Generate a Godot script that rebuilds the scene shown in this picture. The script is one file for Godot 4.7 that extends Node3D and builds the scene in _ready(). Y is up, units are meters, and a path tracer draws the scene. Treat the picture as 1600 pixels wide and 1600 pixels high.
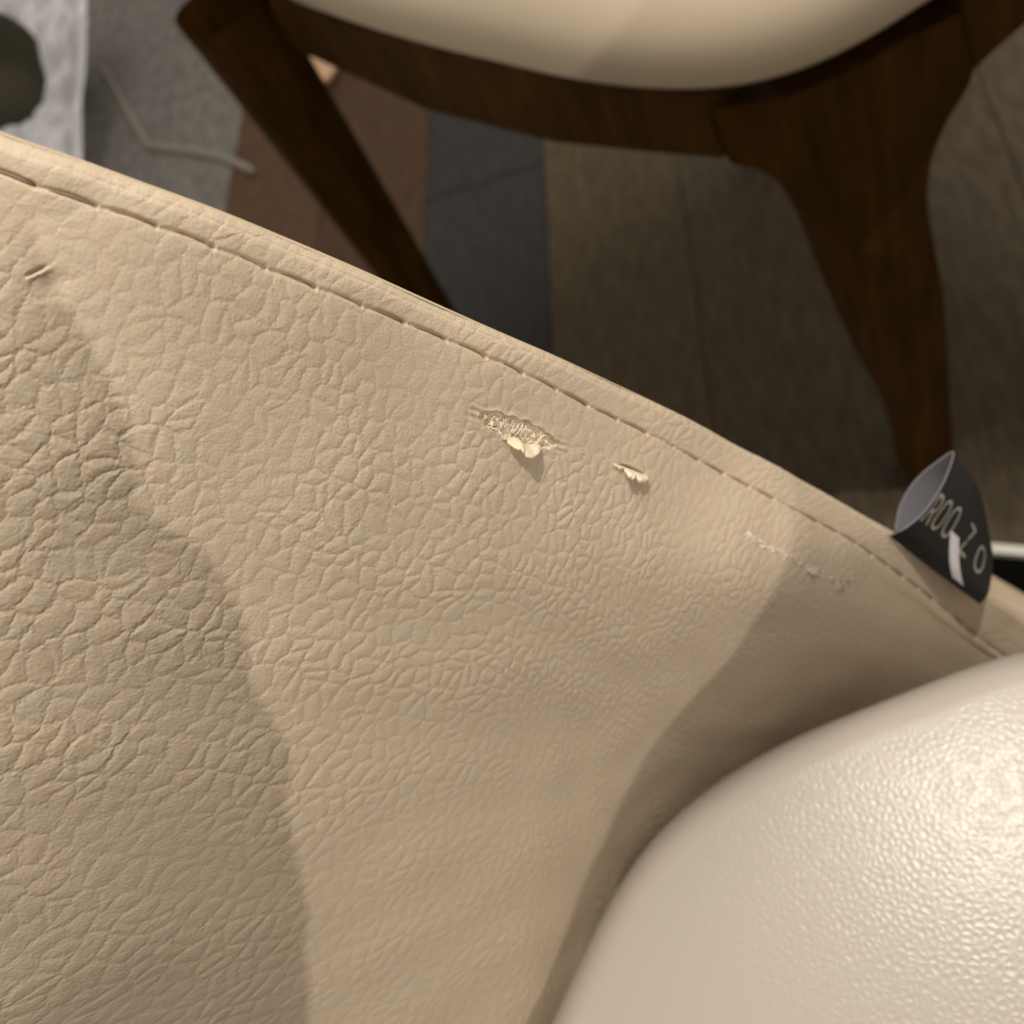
extends Node3D

const DETAIL := 1.0
# Backrest of the near chair: columns follow its side edge from the top down to the seat, rows run from the edge across the leather.
const BACK_COLUMNS := [-30, -13.2, -1.2, -0.05, 1.1, 2.2, 3.3, 4.45, 5.6, 6.75, 7.9, 8.75, 9.6, 10.3, 11, 11.65, 12.3, 12.9, 13.5, 14.1, 14.7, 15.3, 15.9, 16.45, 17]
const BACK_ROWS := [0, 0.08, 0.1904, 0.3192, 0.4572, 0.5952, 0.7332, 0.8712, 1, 1.2]
const STITCH_ROW := 0.08
var back_net := [
	[Vector3(-0.2679, 0.8064, -0.1073), Vector3(-0.2726, 0.8045, -0.1042), Vector3(-0.2827, 0.7924, -0.0964), Vector3(-0.295, 0.7741, -0.087), Vector3(-0.309, 0.7544, -0.0772), Vector3(-0.3235, 0.7317, -0.0663), Vector3(-0.339, 0.709, -0.0555), Vector3(-0.3576, 0.6852, -0.046), Vector3(-0.3789, 0.6587, -0.0377), Vector3(-0.3978, 0.43, 0.0072)],
	[Vector3(-0.1279, 0.7784, -0.1273), Vector3(-0.1326, 0.7765, -0.1242), Vector3(-0.1427, 0.7658, -0.1165), Vector3(-0.155, 0.7503, -0.1073), Vector3(-0.169, 0.7334, -0.0977), Vector3(-0.1835, 0.7144, -0.0871), Vector3(-0.199, 0.695, -0.0765), Vector3(-0.2176, 0.674, -0.0672), Vector3(-0.2389, 0.6503, -0.0591), Vector3(-0.2578, 0.43, -0.0148)],
	[Vector3(-0.0279, 0.7164, -0.1493), Vector3(-0.0326, 0.7145, -0.1462), Vector3(-0.0427, 0.7069, -0.1388), Vector3(-0.055, 0.6976, -0.1302), Vector3(-0.069, 0.6869, -0.1212), Vector3(-0.0835, 0.6759, -0.1113), Vector3(-0.099, 0.664, -0.1015), Vector3(-0.1176, 0.6492, -0.0928), Vector3(-0.1389, 0.6317, -0.0853), Vector3(-0.1578, 0.43, -0.0428)],
	[Vector3(-0.0227, 0.7107, -0.1434), Vector3(-0.027, 0.7089, -0.1411), Vector3(-0.0372, 0.7006, -0.1351), Vector3(-0.0498, 0.6902, -0.1278), Vector3(-0.0642, 0.6784, -0.1195), Vector3(-0.0789, 0.6668, -0.1097), Vector3(-0.0944, 0.6544, -0.0993), Vector3(-0.1124, 0.6394, -0.0898), Vector3(-0.134, 0.6206, -0.0821), Vector3(-0.1516, 0.43, -0.0423)],
	[Vector3(-0.0174, 0.7048, -0.1382), Vector3(-0.0219, 0.703, -0.1361), Vector3(-0.032, 0.6937, -0.1314), Vector3(-0.0447, 0.6823, -0.1251), Vector3(-0.0593, 0.6693, -0.1174), Vector3(-0.0742, 0.6567, -0.1077), Vector3(-0.0898, 0.6436, -0.0972), Vector3(-0.1076, 0.628, -0.087), Vector3(-0.1292, 0.6077, -0.079), Vector3(-0.1454, 0.43, -0.0424)],
	[Vector3(-0.0124, 0.6981, -0.1346), Vector3(-0.0166, 0.6963, -0.1325), Vector3(-0.0266, 0.6863, -0.1283), Vector3(-0.0392, 0.6737, -0.1227), Vector3(-0.0538, 0.6595, -0.1153), Vector3(-0.0691, 0.6454, -0.1059), Vector3(-0.0851, 0.6309, -0.0954), Vector3(-0.1032, 0.6138, -0.0849), Vector3(-0.1251, 0.5916, -0.0763), Vector3(-0.1396, 0.43, -0.0437)],
	[Vector3(-0.0072, 0.6902, -0.1322), Vector3(-0.0116, 0.6886, -0.1301), Vector3(-0.0213, 0.6778, -0.1259), Vector3(-0.0337, 0.6643, -0.1204), Vector3(-0.0483, 0.6485, -0.1134), Vector3(-0.0638, 0.6326, -0.1043), Vector3(-0.0804, 0.6159, -0.0939), Vector3(-0.0993, 0.5962, -0.0833), Vector3(-0.1214, 0.5717, -0.0738), Vector3(-0.1337, 0.43, -0.0461)],
	[Vector3(-0.0016, 0.6804, -0.1304), Vector3(-0.0062, 0.6788, -0.128), Vector3(-0.0156, 0.6675, -0.1235), Vector3(-0.0276, 0.6528, -0.1179), Vector3(-0.042, 0.6353, -0.1112), Vector3(-0.0579, 0.6167, -0.1026), Vector3(-0.0752, 0.5971, -0.0924), Vector3(-0.0949, 0.5743, -0.0814), Vector3(-0.1173, 0.5471, -0.0709), Vector3(-0.1269, 0.43, -0.0494)],
	[Vector3(0.0044, 0.6694, -0.1282), Vector3(-0.0001, 0.6679, -0.1259), Vector3(-0.0092, 0.6559, -0.1211), Vector3(-0.0208, 0.6402, -0.1152), Vector3(-0.035, 0.6204, -0.1087), Vector3(-0.0512, 0.598, -0.101), Vector3(-0.069, 0.575, -0.0907), Vector3(-0.0893, 0.5487, -0.079), Vector3(-0.112, 0.5181, -0.0673), Vector3(-0.1184, 0.43, -0.053)],
	[Vector3(0.0109, 0.6567, -0.1263), Vector3(0.0065, 0.6556, -0.1239), Vector3(-0.0023, 0.6434, -0.1184), Vector3(-0.0135, 0.6269, -0.1123), Vector3(-0.0273, 0.6047, -0.1062), Vector3(-0.0437, 0.5782, -0.0995), Vector3(-0.0618, 0.5518, -0.0892), Vector3(-0.0822, 0.5227, -0.0769), Vector3(-0.1049, 0.4893, -0.0643), Vector3(-0.1081, 0.43, -0.057)],
	[Vector3(0.0183, 0.6425, -0.1239), Vector3(0.0137, 0.6416, -0.1213), Vector3(0.0053, 0.6293, -0.1152), Vector3(-0.0054, 0.6121, -0.1086), Vector3(-0.0188, 0.5868, -0.1032), Vector3(-0.0351, 0.5542, -0.0979), Vector3(-0.0537, 0.5224, -0.088), Vector3(-0.0744, 0.4892, -0.075), Vector3(-0.0967, 0.4539, -0.0609), Vector3(-0.0967, 0.4039, -0.0649)],
	[Vector3(0.0244, 0.631, -0.122), Vector3(0.0192, 0.6305, -0.1191), Vector3(0.0109, 0.6194, -0.1131), Vector3(0.0005, 0.604, -0.1065), Vector3(-0.012, 0.58, -0.102), Vector3(-0.0273, 0.548, -0.0982), Vector3(-0.045, 0.5161, -0.0906), Vector3(-0.0646, 0.4849, -0.0794), Vector3(-0.0843, 0.4566, -0.0664), Vector3(-0.0843, 0.4066, -0.0704)],
	[Vector3(0.0311, 0.6172, -0.1205), Vector3(0.0251, 0.6172, -0.117), Vector3(0.0168, 0.6082, -0.1107), Vector3(0.0067, 0.595, -0.1042), Vector3(-0.0051, 0.5726, -0.1005), Vector3(-0.0193, 0.5417, -0.0982), Vector3(-0.036, 0.5096, -0.093), Vector3(-0.0545, 0.4802, -0.084), Vector3(-0.0723, 0.4573, -0.0725), Vector3(-0.0723, 0.4073, -0.0765)],
	[Vector3(0.0373, 0.6042, -0.1194), Vector3(0.0306, 0.6051, -0.1155), Vector3(0.0225, 0.5984, -0.109), Vector3(0.0131, 0.5879, -0.1026), Vector3(0.0025, 0.5682, -0.0993), Vector3(-0.0098, 0.5396, -0.0981), Vector3(-0.0245, 0.5079, -0.0955), Vector3(-0.0413, 0.4784, -0.0895), Vector3(-0.0579, 0.4542, -0.081), Vector3(-0.0579, 0.4042, -0.085)],
	[Vector3(0.044, 0.5897, -0.1181), Vector3(0.0366, 0.5913, -0.1134), Vector3(0.0286, 0.5873, -0.1068), Vector3(0.0197, 0.5797, -0.1007), Vector3(0.0103, 0.5631, -0.0979), Vector3(-0.0002, 0.538, -0.0975), Vector3(-0.0128, 0.5088, -0.0968), Vector3(-0.0272, 0.4806, -0.0936), Vector3(-0.0421, 0.4566, -0.0883), Vector3(-0.0421, 0.4066, -0.0923)],
	[Vector3(0.0505, 0.5752, -0.1161), Vector3(0.0426, 0.5777, -0.1109), Vector3(0.0348, 0.5758, -0.1041), Vector3(0.0263, 0.5695, -0.0985), Vector3(0.0179, 0.5536, -0.0963), Vector3(0.0088, 0.5295, -0.0965), Vector3(-0.002, 0.5006, -0.0969), Vector3(-0.0147, 0.4724, -0.0952), Vector3(-0.0281, 0.4472, -0.0917), Vector3(-0.0281, 0.3972, -0.0957)],
	[Vector3(0.0575, 0.5599, -0.1134), Vector3(0.049, 0.5636, -0.1078), Vector3(0.0413, 0.5634, -0.1014), Vector3(0.0335, 0.5578, -0.0966), Vector3(0.0261, 0.5422, -0.0953), Vector3(0.0183, 0.5202, -0.0956), Vector3(0.0092, 0.4939, -0.0963), Vector3(-0.0016, 0.4665, -0.096), Vector3(-0.013, 0.4427, -0.0939), Vector3(-0.013, 0.3927, -0.0979)],
	[Vector3(0.0642, 0.5447, -0.1104), Vector3(0.0555, 0.5488, -0.1048), Vector3(0.0485, 0.5486, -0.0992), Vector3(0.0418, 0.5415, -0.0956), Vector3(0.0356, 0.5247, -0.0951), Vector3(0.029, 0.5034, -0.0954), Vector3(0.0214, 0.4802, -0.0954), Vector3(0.0125, 0.4553, -0.0949), Vector3(0.0031, 0.4321, -0.0935), Vector3(0.0031, 0.3821, -0.0975)],
	[Vector3(0.071, 0.5291, -0.1062), Vector3(0.0622, 0.5327, -0.1022), Vector3(0.0567, 0.5291, -0.0986), Vector3(0.0512, 0.5205, -0.096), Vector3(0.046, 0.5049, -0.0953), Vector3(0.0407, 0.4852, -0.0954), Vector3(0.0345, 0.4641, -0.0951), Vector3(0.0274, 0.4433, -0.094), Vector3(0.0199, 0.4236, -0.0923), Vector3(0.0199, 0.3736, -0.0963)],
	[Vector3(0.0783, 0.5119, -0.1018), Vector3(0.0695, 0.5122, -0.0989), Vector3(0.0657, 0.5056, -0.097), Vector3(0.0615, 0.4958, -0.0952), Vector3(0.0573, 0.4818, -0.0942), Vector3(0.0531, 0.4648, -0.0937), Vector3(0.0485, 0.4464, -0.0931), Vector3(0.0431, 0.4281, -0.0918), Vector3(0.0375, 0.4114, -0.0901), Vector3(0.0375, 0.3614, -0.0941)],
	[Vector3(0.0859, 0.4934, -0.0965), Vector3(0.0767, 0.491, -0.0949), Vector3(0.0743, 0.4836, -0.0937), Vector3(0.0713, 0.4742, -0.0923), Vector3(0.0683, 0.4626, -0.091), Vector3(0.0652, 0.4497, -0.0898), Vector3(0.0619, 0.4358, -0.0886), Vector3(0.0583, 0.4215, -0.0872), Vector3(0.0545, 0.4082, -0.0855), Vector3(0.0545, 0.3582, -0.0895)],
	[Vector3(0.0941, 0.4749, -0.0905), Vector3(0.0836, 0.4692, -0.0897), Vector3(0.0823, 0.4623, -0.0887), Vector3(0.0807, 0.4545, -0.0873), Vector3(0.0788, 0.4456, -0.0859), Vector3(0.0769, 0.4363, -0.0843), Vector3(0.075, 0.4264, -0.0828), Vector3(0.0729, 0.4163, -0.0811), Vector3(0.0708, 0.4068, -0.0794), Vector3(0.0708, 0.3568, -0.0834)],
	[Vector3(0.1022, 0.4554, -0.0834), Vector3(0.091, 0.446, -0.0829), Vector3(0.0907, 0.4408, -0.082), Vector3(0.0901, 0.4355, -0.0807), Vector3(0.0895, 0.4297, -0.0793), Vector3(0.0888, 0.4237, -0.0778), Vector3(0.0882, 0.4177, -0.0763), Vector3(0.0875, 0.4116, -0.0748), Vector3(0.0868, 0.4058, -0.0733), Vector3(0.0868, 0.3558, -0.0773)],
	[Vector3(0.1095, 0.4381, -0.0758), Vector3(0.0987, 0.4251, -0.0747), Vector3(0.0983, 0.4198, -0.0735), Vector3(0.0977, 0.4143, -0.0719), Vector3(0.0971, 0.4082, -0.0702), Vector3(0.0964, 0.402, -0.0684), Vector3(0.0957, 0.3957, -0.0666), Vector3(0.095, 0.3893, -0.0647), Vector3(0.0943, 0.3832, -0.0629), Vector3(0.0943, 0.3332, -0.0669)],
	[Vector3(0.1166, 0.4215, -0.0674), Vector3(0.1056, 0.4071, -0.0661), Vector3(0.1054, 0.4011, -0.0646), Vector3(0.105, 0.3949, -0.0626), Vector3(0.1044, 0.3881, -0.0605), Vector3(0.1039, 0.3812, -0.0583), Vector3(0.1033, 0.3743, -0.056), Vector3(0.1026, 0.3673, -0.0537), Vector3(0.1019, 0.3608, -0.0514), Vector3(0.1019, 0.3108, -0.0554)]
]
var slopes := []
var arc_u := PackedFloat32Array()
var arc_s := PackedFloat32Array()
var rng := RandomNumberGenerator.new()
var M := {}


func _ready() -> void:
	rng.seed = 11
	# camera
	var cam := Camera3D.new()
	cam.name = "camera"
	cam.transform = Transform3D(Basis(Vector3(0.7894, -0.3607, 0.4968), Vector3(0.6139, 0.4638, -0.6387), Vector3(0, 0.8092, 0.5876)), Vector3(0, 0.77, 0))
	cam.near = 0.02
	cam.far = 20.0
	var lens := CameraAttributesPhysical.new()
	lens.frustum_focal_length = 23.551
	lens.frustum_focus_distance = 0.166
	lens.exposure_aperture = 12.5
	lens.frustum_near = 0.02
	lens.frustum_far = 20.0
	cam.attributes = lens
	cam.fov = 54.0
	add_child(cam)
	cam.current = true
	# air and exposure: a dim room at night
	var env := Environment.new()
	env.background_mode = Environment.BG_COLOR
	env.background_color = Color(0.665, 0.632, 0.583)
	env.tonemap_mode = Environment.TONE_MAPPER_LINEAR
	env.tonemap_exposure = 1.0
	env.sdfgi_enabled = true
	env.ssao_enabled = true
	env.ssil_enabled = true
	var we := WorldEnvironment.new()
	we.name = "environment"
	we.environment = env
	add_child(we)
	# unseen lamps: a hard spot overhead, one behind the person; an added soft fill panel
	spot("unseen_ceiling_spot", "ceiling lamp", Vector3(0.27, 2.36, -0.06), Vector3(0.0, 0.58, 0.02), 0.012, 2.3, 15.0, Color(1.0, 0.96, 0.895), "unseen ceiling spotlight, placed to rake the backrest and light the seat")
	spot("unseen_spotlight", "wall lamp", Vector3(-0.30, 1.35, 1.80), Vector3(0.02, 0.60, -0.10), 0.010, 1.0, 7.5, Color(1.0, 0.955, 0.885), "unseen spotlight behind the person, placed to light the backrest between the two shadows")
	fill_panel(Vector3(0.55, 2.36, -0.65), Vector2(0.9, 0.9), 1.8, Color(1.0, 0.955, 0.89))
	materials()
	floor_boards()
	other_chair()
	near_chair()
	clutter()
	shade_makers()


# ---------------------------------------------------------------- helpers

func tag(o: Node3D, label: String, category := "", group := "") -> void:
	o.set_meta("label", label)
	if category:
		o.set_meta("category", category)
	if group:
		o.set_meta("group", group)


func thing(called: String, label: String, category: String, at := Vector3.ZERO) -> Node3D:
	var o := Node3D.new()
	o.name = called
	o.position = at
	add_child(o, true)
	tag(o, label, category)
	return o


func obj(called: String, mesh: Mesh, mat: Material, parent: Node = self) -> MeshInstance3D:
	var o := MeshInstance3D.new()
	o.name = called
	o.mesh = mesh
	o.material_override = mat
	parent.add_child(o, true)
	if parent is Node3D and parent != self:
		var p: Node3D = parent
		var t := Transform3D.IDENTITY
		while p != self:
			t = p.transform * t
			p = p.get_parent()
		o.transform = t.affine_inverse()
	return o


# A grid of points (rows x columns) as one smooth mesh; optional uv, colour; closed round the columns when ring is set.
func sheet(pts: PackedVector3Array, nc: int, nr: int, ring := false, uvs := PackedVector2Array(), cols := PackedColorArray()) -> ArrayMesh:
	var nor := PackedVector3Array()
	nor.resize(pts.size())
	for j in nr:
		var j0 := maxi(j - 1, 0) * nc
		var j1 := mini(j + 1, nr - 1) * nc
		for i in nc:
			var a := (i + nc - 1) % nc if ring else maxi(i - 1, 0)
			var b := (i + 1) % nc if ring else mini(i + 1, nc - 1)
			var q := (pts[j1 + i] - pts[j0 + i]).cross(pts[j * nc + b] - pts[j * nc + a])
			nor[j * nc + i] = q.normalized() if q.length_squared() > 1e-24 else Vector3.UP
	var idx := PackedInt32Array()
	var ni := nc if ring else nc - 1
	idx.resize((nr - 1) * ni * 6)
	var k := 0
	for j in nr - 1:
		for i in ni:
			var a := j * nc + i
			var b := j * nc + (i + 1) % nc
			idx[k] = a
			idx[k + 1] = b
			idx[k + 2] = a + nc
			idx[k + 3] = b
			idx[k + 4] = b + nc
			idx[k + 5] = a + nc
			k += 6
	var arr := []
	arr.resize(Mesh.ARRAY_MAX)
	arr[Mesh.ARRAY_VERTEX] = pts
	arr[Mesh.ARRAY_NORMAL] = nor
	if uvs.size():
		arr[Mesh.ARRAY_TEX_UV] = uvs
	if cols.size():
		arr[Mesh.ARRAY_COLOR] = cols
	arr[Mesh.ARRAY_INDEX] = idx
	var m := ArrayMesh.new()
	m.add_surface_from_arrays(Mesh.PRIMITIVE_TRIANGLES, arr)
	return m


# A flat outline pushed back by a vector: a solid board with flat sides.
func board(outline: Array, back: Vector3) -> ArrayMesh:
	var st := SurfaceTool.new()
	st.begin(Mesh.PRIMITIVE_TRIANGLES)
	st.set_smooth_group(-1)
	var n := outline.size()
	var o: Vector3 = outline[0]
	var ax: Vector3 = (outline[1] - o).normalized()
	var nz := back.normalized()
	var ay := nz.cross(ax).normalized()
	var flat := PackedVector2Array()
	for p in outline:
		flat.append(Vector2((p - o).dot(ax), (p - o).dot(ay)))
	var tri := Geometry2D.triangulate_polygon(flat)
	for k in range(0, tri.size(), 3):
		for q in [tri[k], tri[k + 1], tri[k + 2]]:
			st.add_vertex(outline[q])
		for q in [tri[k], tri[k + 2], tri[k + 1]]:
			st.add_vertex(outline[q] + back)
	for k in n:
		var a: Vector3 = outline[k]
		var b: Vector3 = outline[(k + 1) % n]
		for q in [a, b, a + back, b, b + back, a + back]:
			st.add_vertex(q)
	st.generate_normals()
	return st.commit()


# Rounds an outline between two of its corners with a smooth curve through them.
func rounded(outline: Array, from: int, to: int) -> Array:
	var out := []
	for k in outline.size():
		out.append(outline[k])
		if k >= from and k < to and k != 8 and k != 9 and k != 10:
			for i in range(1, 5):
				out.append(outline[k].cubic_interpolate(outline[k + 1], outline[k - 1], outline[k + 2], i / 5.0))
	return out


func tube(path: Array, r0: float, r1: float, sides := 8) -> ArrayMesh:
	var pts := PackedVector3Array()
	var n := path.size()
	var side := Vector3.ZERO
	for j in n:
		var d: Vector3 = (path[mini(j + 1, n - 1)] - path[maxi(j - 1, 0)]).normalized()
		if j == 0:
			side = d.cross(Vector3.UP if absf(d.y) < 0.9 else Vector3.RIGHT).normalized()
		side = (side - d * side.dot(d)).normalized()
		var up := d.cross(side)
		var f := float(j) / (n - 1)
		var r := lerpf(r0, r1, f) * (0.25 if j == 0 or j == n - 1 else 1.0)
		for i in sides:
			var a := TAU * i / sides
			pts.append(path[j] + (side * cos(a) + up * sin(a)) * r)
	return sheet(pts, sides, n, true)


func noise(kind: int, freq: float, s: int) -> FastNoiseLite:
	var f := FastNoiseLite.new()
	f.noise_type = kind as FastNoiseLite.NoiseType
	f.frequency = freq
	f.seed = s
	f.fractal_type = FastNoiseLite.FRACTAL_NONE
	return f


func texture(f: FastNoiseLite, size: int, ramp: Gradient = null) -> NoiseTexture2D:
	var t := NoiseTexture2D.new()
	t.width = size
	t.height = size
	t.seamless = true
	t.noise = f
	if ramp:
		t.color_ramp = ramp
	return t


func plain(c: Color, rough := 0.6) -> StandardMaterial3D:
	var m := StandardMaterial3D.new()
	m.albedo_color = c.linear_to_srgb()
	m.roughness = rough
	return m


func wood(dark: Color, light: Color, s: int, rough := 0.55) -> StandardMaterial3D:
	var m := plain(Color(1, 1, 1), rough)
	m.albedo_color = Color.WHITE
	var f := noise(FastNoiseLite.TYPE_SIMPLEX_SMOOTH, 0.02, s)
	f.fractal_type = FastNoiseLite.FRACTAL_FBM
	f.fractal_octaves = 5
	var g := Gradient.new()
	g.set_color(0, dark.linear_to_srgb())
	g.set_color(1, light.linear_to_srgb())
	m.albedo_texture = texture(f, 512, g)
	m.uv1_triplanar = true
	m.uv1_scale = Vector3(7.0, 0.9, 7.0)
	return m


func materials() -> void:
	var micro := noise(FastNoiseLite.TYPE_SIMPLEX_SMOOTH, 0.035, 5)
	micro.fractal_type = FastNoiseLite.FRACTAL_FBM
	micro.fractal_octaves = 4
	var leather := plain(Color.WHITE, 0.5)
	leather.vertex_color_use_as_albedo = true
	leather.metallic_specular = 0.42
	leather.heightmap_enabled = true
	leather.heightmap_texture = texture(micro, 1024)
	leather.heightmap_scale = 0.006
	leather.uv1_scale = Vector3(36, 36, 1)
	M.leather = leather
	var seat := plain(Color(0.435, 0.396, 0.362), 0.25)
	var peb := noise(FastNoiseLite.TYPE_CELLULAR, 0.035, 8)
	peb.cellular_return_type = FastNoiseLite.RETURN_DISTANCE2_SUB
	peb.cellular_jitter = 0.9
	peb.domain_warp_enabled = true
	peb.domain_warp_amplitude = 12.0
	peb.domain_warp_frequency = 0.02
	seat.heightmap_enabled = true
	seat.heightmap_texture = texture(peb, 1024)
	seat.metallic_specular = 0.31
	seat.heightmap_scale = 0.006
	seat.uv1_scale = Vector3(15, 15, 1)
	M.seat = seat
	M.panel = plain(Color(0.60, 0.49, 0.36), 0.5)
	M.shaded_thread = plain(Color(0.27, 0.185, 0.115), 0.7)  # shade of the groove is put into the dark colour of the stitches
	M.pale = plain(Color(0.78, 0.68, 0.52), 0.75)
	M.fibre = plain(Color(0.86, 0.77, 0.62), 0.9)
	M.lint = plain(Color(0.76, 0.71, 0.64), 0.9)
	M.wood = wood(Color(0.034, 0.014, 0.0008), Color(0.100, 0.045, 0.003), 3)
	M.wood.metallic_specular = 0.3
	M.pad = plain(Color(0.66, 0.56, 0.43), 0.45)
	M.ribbon = plain(Color(0.030, 0.030, 0.030), 0.85)
	M.ribbon.metallic_specular = 0.2
	M.lining = plain(Color(0.185, 0.18, 0.21), 0.75)
	M.print = plain(Color(0.34, 0.32, 0.27), 0.7)
	M.white_print = plain(Color(0.72, 0.71, 0.76), 0.6)
	M.black = plain(Color(0.004, 0.004, 0.004), 0.9)
	M.black.metallic_specular = 0.1
	M.white = plain(Color(0.75, 0.74, 0.70), 0.4)


# ---------------------------------------------------------------- lamps

func spot(called: String, kind: String, at: Vector3, aim: Vector3, size: float, energy: float, angle: float, tint: Color, label: String) -> void:
	var t := thing(called, label, kind, at)
	var way := (aim - at).normalized()
	t.basis = Basis.looking_at(way, Vector3.FORWARD if absf(way.y) > 0.9 else Vector3.UP)
	var disc := CylinderMesh.new()
	disc.top_radius = size
	disc.bottom_radius = size
	disc.height = 0.006
	var glow := plain(Color(0.8, 0.8, 0.8))
	glow.emission_enabled = true
	glow.emission = tint
	glow.emission_energy_multiplier = 14.0
	var d := obj("lamp_lens", disc, glow, t)
	d.transform = Transform3D(Basis(Vector3.RIGHT, PI / 2), Vector3(0, 0, 0.008))
	var l := SpotLight3D.new()
	l.name = "light"
	l.light_energy = energy
	l.light_color = tint
	l.light_size = size
	l.spot_angle = angle
	l.spot_angle_attenuation = 0.6
	l.spot_range = 8.0
	l.spot_attenuation = 2.0
	l.shadow_enabled = true
	t.add_child(l, true)


func fill_panel(at: Vector3, size: Vector2, energy: float, tint: Color) -> void:  # added fill light for the pad and floor of the second chair
	var t := thing("added_fill_panel", "added soft fill panel above the chair behind, out of view", "ceiling lamp", at)
	var box := BoxMesh.new()
	box.size = Vector3(size.x, 0.01, size.y)
	var glow := plain(Color(0.8, 0.8, 0.8))
	glow.emission_enabled = true
	glow.emission = tint
	glow.emission_energy_multiplier = 1.5
	var d := obj("diffuser", box, glow, t)
	d.transform = Transform3D(Basis.IDENTITY, Vector3(0, 0.01, 0))
	var l := AreaLight3D.new()
	l.name = "light"
	l.area_size = size
	l.light_energy = energy
	l.light_color = tint
	l.area_range = 8.0
	l.area_attenuation = 2.0
	l.shadow_enabled = true
	l.rotation_degrees = Vector3(-90, 0, 0)
	t.add_child(l, true)


# ---------------------------------------------------------------- floor

func floor_boards() -> void:
	var root := Node3D.new()
	root.name = "floor"
	root.set_meta("kind", "structure")
	add_child(root)
	root.rotation.y = atan2(-0.52, 0.854)
	var under := BoxMesh.new()
	under.size = Vector3(9, 0.02, 9)
	var u := MeshInstance3D.new()
	u.name = "subfloor"
	u.mesh = under
	u.material_override = plain(Color(0.02, 0.017, 0.014), 0.9)
	u.position = Vector3(0, -0.031, 0)
	root.add_child(u)
	# tones from left to right as in the photograph: grey boards, a red-brown one, a dark blue-grey one, then olive-brown
	var grey := [Color(0.095, 0.090, 0.086), Color(0.28, 0.268, 0.256)]
	var olive := [Color(0.045, 0.032, 0.016), Color(0.115, 0.084, 0.046)]
	var tones := {-4: [Color(0.052, 0.024, 0.009), Color(0.125, 0.060, 0.025)], -3: [Color(0.040, 0.016, 0.004), Color(0.095, 0.041, 0.012)], -2: [Color(0.013, 0.0125, 0.013), Color(0.034, 0.032, 0.034)], -1: [Color(0.050, 0.034, 0.014), Color(0.120, 0.084, 0.040)]}
	for k in range(-16, 16):
		var pair: Array = tones.get(k, olive if k > -2 else grey)
		var m := wood(pair[0], pair[1], 40 + k, 0.6)
		m.uv1_scale = Vector3(8.0, 8.0, 2.0)
		m.uv1_offset = Vector3(k * 0.37, 0, k * 0.61)
		var at := -4.4 + fmod(absf(k * 1.37), 1.1)
		while at < 4.0:
			var len := 1.25 + 0.35 * fmod(absf(k * 0.71 + at), 1.0)
			var b := BoxMesh.new()
			b.size = Vector3(0.1503, 0.02, len - 0.002)
			var o := MeshInstance3D.new()
			o.name = "plank"
			o.mesh = b
			o.material_override = m
			o.position = Vector3(-0.0925 + 0.1515 * (k + 1) - 0.0757, -0.010, at + len / 2)
			root.add_child(o, true)
			at += len


# ---------------------------------------------------------------- the chair behind

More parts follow.
